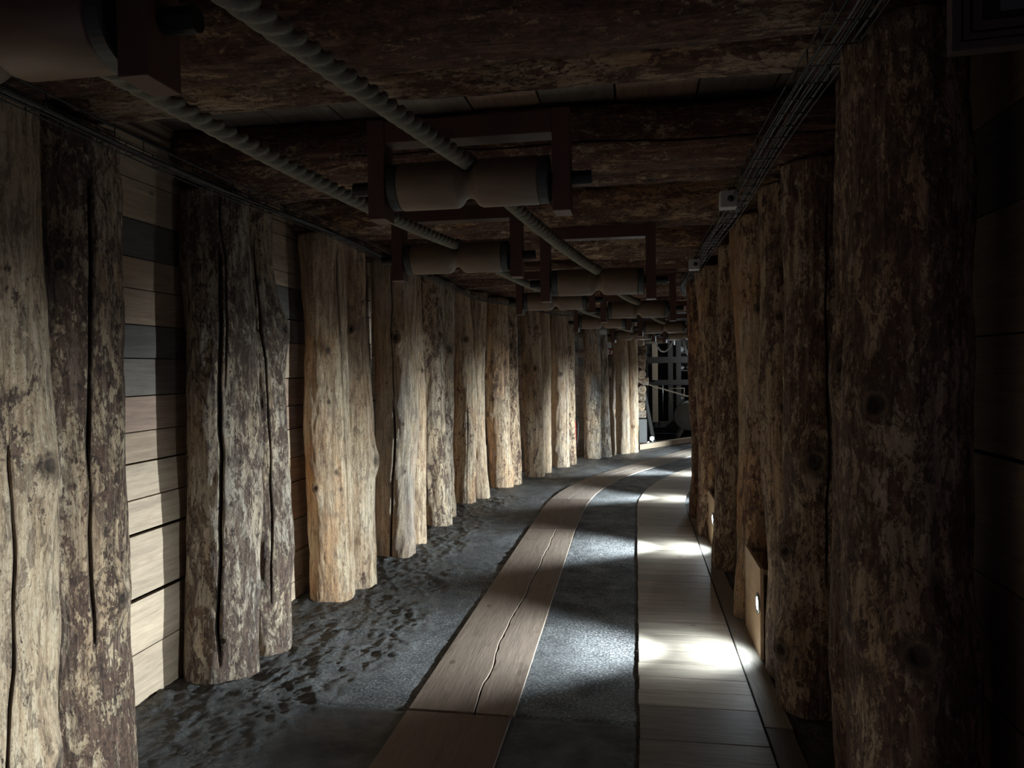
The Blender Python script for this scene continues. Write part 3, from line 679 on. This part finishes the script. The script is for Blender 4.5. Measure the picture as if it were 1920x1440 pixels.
m = MB(); m.box((.012, -.002, .012), (.045, .0, .05)); m.box((.012, -.002, .06), (.045, 0, .10)); m.tube([(.08, -.001, .015), (.08, -.001, .07)], .014, 8); m.tube([(.08, -.001, .07), (.08, -.001, .085), (.095, -.001, .10), (.103, -.001, .05)], .004, 6)
m.build('white_symbols', M_WHITE, t)
m = MB(); m.box((.005, 0, .13), (.085, .004, .235)); m.build('white_plate', M_WHITE, t)
m = MB(); m.box((.02, .004, -.02), (.04, .012, .25)); m.build('mount', M_BRK, t)
t = thing('exit_light_box', 'small greenish white box under the roof logs near the red sign', 'box', (-.60, 12.6, 2.13), 0)
m = MB(); m.box((0, 0, 0), (.135, .05, .11), bev=.006); m.build('case', M_GREENP, t)
m = MB(); m.box((.01, -.003, .015), (.125, .0, .085)); m.build('face', M_WHITEP, t)
m = MB(); pp = [(-.40+.012*math.sin(z*5)+.006*math.sin(z*13), 13.33, z) for z in np.linspace(-.01, 2.5, 60)]
m.tube(pp, [.035+.004*math.sin(i*.9) for i in range(60)], 12); o = m.build('bark_pole', M_ROLL, None, True); tag(o, 'thin crooked bark pole between the last two left post pairs', 'pole')

# ------------------------------------------------------------------ end room
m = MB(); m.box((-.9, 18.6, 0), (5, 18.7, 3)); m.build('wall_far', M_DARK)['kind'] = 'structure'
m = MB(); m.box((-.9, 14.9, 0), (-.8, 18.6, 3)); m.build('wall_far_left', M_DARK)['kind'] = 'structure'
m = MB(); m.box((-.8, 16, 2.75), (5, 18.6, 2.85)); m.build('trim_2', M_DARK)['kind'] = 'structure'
# log cabin corner: crossing log ends
rs = random.Random(9); z = .66; q = 0
while z < 2.3:
    r_ = rs.uniform(.075, .095)
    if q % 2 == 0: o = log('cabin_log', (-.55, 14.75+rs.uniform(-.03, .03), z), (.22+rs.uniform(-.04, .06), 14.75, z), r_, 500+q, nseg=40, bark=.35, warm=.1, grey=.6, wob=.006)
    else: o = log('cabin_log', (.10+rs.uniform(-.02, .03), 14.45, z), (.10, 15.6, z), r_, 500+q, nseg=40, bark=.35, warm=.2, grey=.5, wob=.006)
    tag(o, 'stacked grey cabin log, number %d up from the lowest, beside the last left post' % (q+1) if False else ['lowest', 'second lowest', 'third lowest', 'fourth lowest', 'fifth lowest', 'sixth from the bottom', 'seventh from the bottom', 'eighth from the bottom', 'ninth from the bottom', 'tenth from the bottom', 'topmost'][min(q, 10)]+' log of the stack beside the last left post', 'log', 'stacked logs at the end room', 'thing')
    z += r_*2*.93; q += 1
def bar(name, a, b, wd, dp, mat, lab, cat, group=None):
    a, b = Vector(a), Vector(b); L = (b-a).length; m = MB(); m.box((-wd/2, -dp/2, 0), (wd/2, dp/2, L), (.42, .31, .21, .3), bev=.003)
    o = m.build(name, mat); o.location = a; o.rotation_euler = (b-a).to_track_quat('Z', 'Y').to_euler(); return tag(o, lab, cat, group)
bar('stack_support', (.13, 14.72, 0), (.13, 14.72, .56), .15, .15, M_GREYP, 'grey wooden foot under the stacked logs', 'block')
o = bar('leaning_plank', (.36, 15.45, .0), (.16, 15.62, 1.12), .09, .03, M_GREYP, 'pale plank leaning beside the stacked logs in the end room', 'plank')
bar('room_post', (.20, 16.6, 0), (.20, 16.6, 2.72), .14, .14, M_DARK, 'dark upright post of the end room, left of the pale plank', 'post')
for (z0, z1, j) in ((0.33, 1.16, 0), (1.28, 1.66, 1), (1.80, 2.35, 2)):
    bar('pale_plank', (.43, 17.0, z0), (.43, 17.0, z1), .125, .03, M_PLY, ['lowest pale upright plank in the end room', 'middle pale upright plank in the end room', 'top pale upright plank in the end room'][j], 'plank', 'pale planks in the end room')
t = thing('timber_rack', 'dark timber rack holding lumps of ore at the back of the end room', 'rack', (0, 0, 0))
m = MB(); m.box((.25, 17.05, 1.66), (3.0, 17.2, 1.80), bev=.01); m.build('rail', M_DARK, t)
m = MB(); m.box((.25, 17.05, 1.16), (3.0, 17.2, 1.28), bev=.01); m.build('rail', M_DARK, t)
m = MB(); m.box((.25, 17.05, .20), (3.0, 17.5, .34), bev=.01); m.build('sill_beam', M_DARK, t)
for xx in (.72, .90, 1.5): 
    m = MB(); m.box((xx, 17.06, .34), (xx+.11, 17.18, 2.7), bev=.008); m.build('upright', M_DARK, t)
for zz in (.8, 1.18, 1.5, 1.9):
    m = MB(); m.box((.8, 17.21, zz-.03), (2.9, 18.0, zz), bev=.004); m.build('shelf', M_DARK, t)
for zz in (.8, 1.18, 1.5, 1.9):
    for q in range(5):
        bm = bmesh.new(); bmesh.ops.create_icosphere(bm, subdivisions=2, radius=1)
        s_ = rs.uniform(.06, .12); sx, sy, sz = s_*rs.uniform(.9, 1.4), s_, s_*rs.uniform(.6, .9); ox = 1.02+q*.24+rs.uniform(-.03, .03)
        V = [(ox+v.co.x*sx*(1+.25*float(noise(v.co.x*1.7, v.co.y*1.7, v.co.z*1.7, q+int(zz*9)))), 17.42+v.co.y*sy, zz+sz*.85+v.co.z*sz*(1+.3*float(noise(v.co.x*2, v.co.y*2, v.co.z*2, q+40)))) for v in bm.verts]
        F = [[v.index for v in f.verts] for f in bm.faces]; bm.free()
        tag(mesh('ore_lump', V, F, M_ROCK, False), 'grey lump of ore on a shelf of the end room rack', 'rock', 'ore lumps on the rack shelves')
t = thing('barrel_winch', 'grey barrel on a low stand in the end room, crank frame on top', 'barrel', (1.22, 16.5, .0), 0)
m = MB(); m.lathe([(-.42, .28), (-.40, .30), (-.36, .31), (-.1, .34), (.1, .34), (.36, .31), (.42, .28)], 36, Matrix.Translation((0, 0, .52)) @ Matrix.Rotation(math.radians(70), 4, 'Z')); m.build('drum', M_GREYP, t, True)
for xx in (-.2, .13):
    m = MB(); m.lathe([(xx-.02, .335), (xx, .345), (xx+.02, .335)], 36, Matrix.Translation((0, 0, .52)) @ Matrix.Rotation(math.radians(70), 4, 'Z')); m.build('hoop', M_AXLE, t, True)
for (a, b_) in (((-.36, -.3, .0), (-.20, -.3, .30)), ((.36, -.3, 0), (.2, -.3, .3)), ((-.36, .3, 0), (-.2, .3, .3)), ((.36, .3, 0), (.2, .3, .3))):
    m = MB(); m.tube([a, b_], .03, 8); m.build('leg', M_GREYP, t)
m = MB(); m.tube([(-.46, 0, .8), (-.50, 0, 1.1), (-.18, 0, 1.1), (-.20, 0, .82)], .014, 8, (.42, .31, .21, .3)); m.build('crank_frame', M_PLY, t, True)
m = MB(); m.tube([(.16, 15.0, 1.26), (.55, 15.2, 1.13), (1.0, 15.45, .98), (1.5, 15.7, .86)], .014, 8, (.5, .4, .28, .3)); tag(m.build('slanting_pole', M_PLY, None, True), 'thin pale pole slanting across the entrance of the end room', 'pole')
m = MB(); m.tube([(.60, 17.0, .34), (.60, 17.0, 1.16), (.44, 17.0, 1.18)], .010, 6); tag(m.build('thin_pipe', M_STEEL, None, True), 'thin upright metal pipe right of the pale planks in the end room', 'pipe')
pts = [(.33+(.75-.33)*f, 14.6+.2*f, 2.16-.30*4*f*(1-f)*.95) for f in np.linspace(0, 1, 20)]
m = MB(); m.tube(pts, .016, 8); tag(m.build('hanging_hose', M_WHITEP, None, True), 'pale hose sagging in a loop under the farthest rollers', 'hose')
m = MB(); m.tube([(.93, 15.0, 2.1), (.98, 15.0, 1.9), (1.10, 15.0, 1.66)], .022, 8); tag(m.build('hanging_hose', M_WHITEP, None, True), 'pale hose end hanging at the right edge of the end room opening', 'hose')
o = bar('curb_beam', (.02, 14.25, .06), (1.15, 15.75, .06), .12, .10, M_PLY, 'wooden curb beam lying on the floor before the end room', 'beam'); o['kind'] = 'thing'
for j, (x, y, z, s_) in enumerate(((.32, 15.45, .11, .05), (.24, 14.95, .07, .028))):
    t = thing('floor_spotlight', ['small bright spotlight on the floor at the foot of the leaning plank', 'tiny floor light just behind the left end of the curb beam'][j], 'lamp', (x, y, 0), 0, 'small lights on the end room floor')
    m = MB(); m.lathe([(-s_, s_*.7), (s_*.6, s_)], 20, Matrix.Translation((0, 0, z)) @ Matrix.Rotation(math.radians(-90), 4, 'Z')); m.build('housing', M_BLACK, t, True)
    m = MB(); m.lathe([(0, s_*.8), (.006, s_*.8)], 20, Matrix.Translation((0, -s_*.62, z)) @ Matrix.Rotation(math.radians(-90), 4, 'Z')); m.build('lens', M_LED, t)
    m = MB(); m.tube([(0, .02, 0), (0, .02, z)], .012, 6); m.build('foot', M_BLACK, t)
    l = bpy.data.lights.new('lamp_floor', 'SPOT'); l.energy = 2; l.color = LAMP_COL; l.spot_size = math.radians(120); l.shadow_soft_size = .03; l.spot_blend = .6
    lo = bpy.data.objects.new('lamp_floor', l); C.objects.link(lo); lo.parent = t; lo.location = (0, -s_*.62-.03, z)
    lo.rotation_euler = Vector((.2, -.4, .5)).to_track_quat('-Z', 'Y').to_euler()
# bulb lighting the rack from above, as the bright stones show
l = bpy.data.lights.new('lamp_rack', 'POINT'); l.energy = 14; l.color = LAMP_COL; l.shadow_soft_size = .05
lo = bpy.data.objects.new('lamp_rack', l); C.objects.link(lo); lo.location = (2.0, 16.2, 1.9)
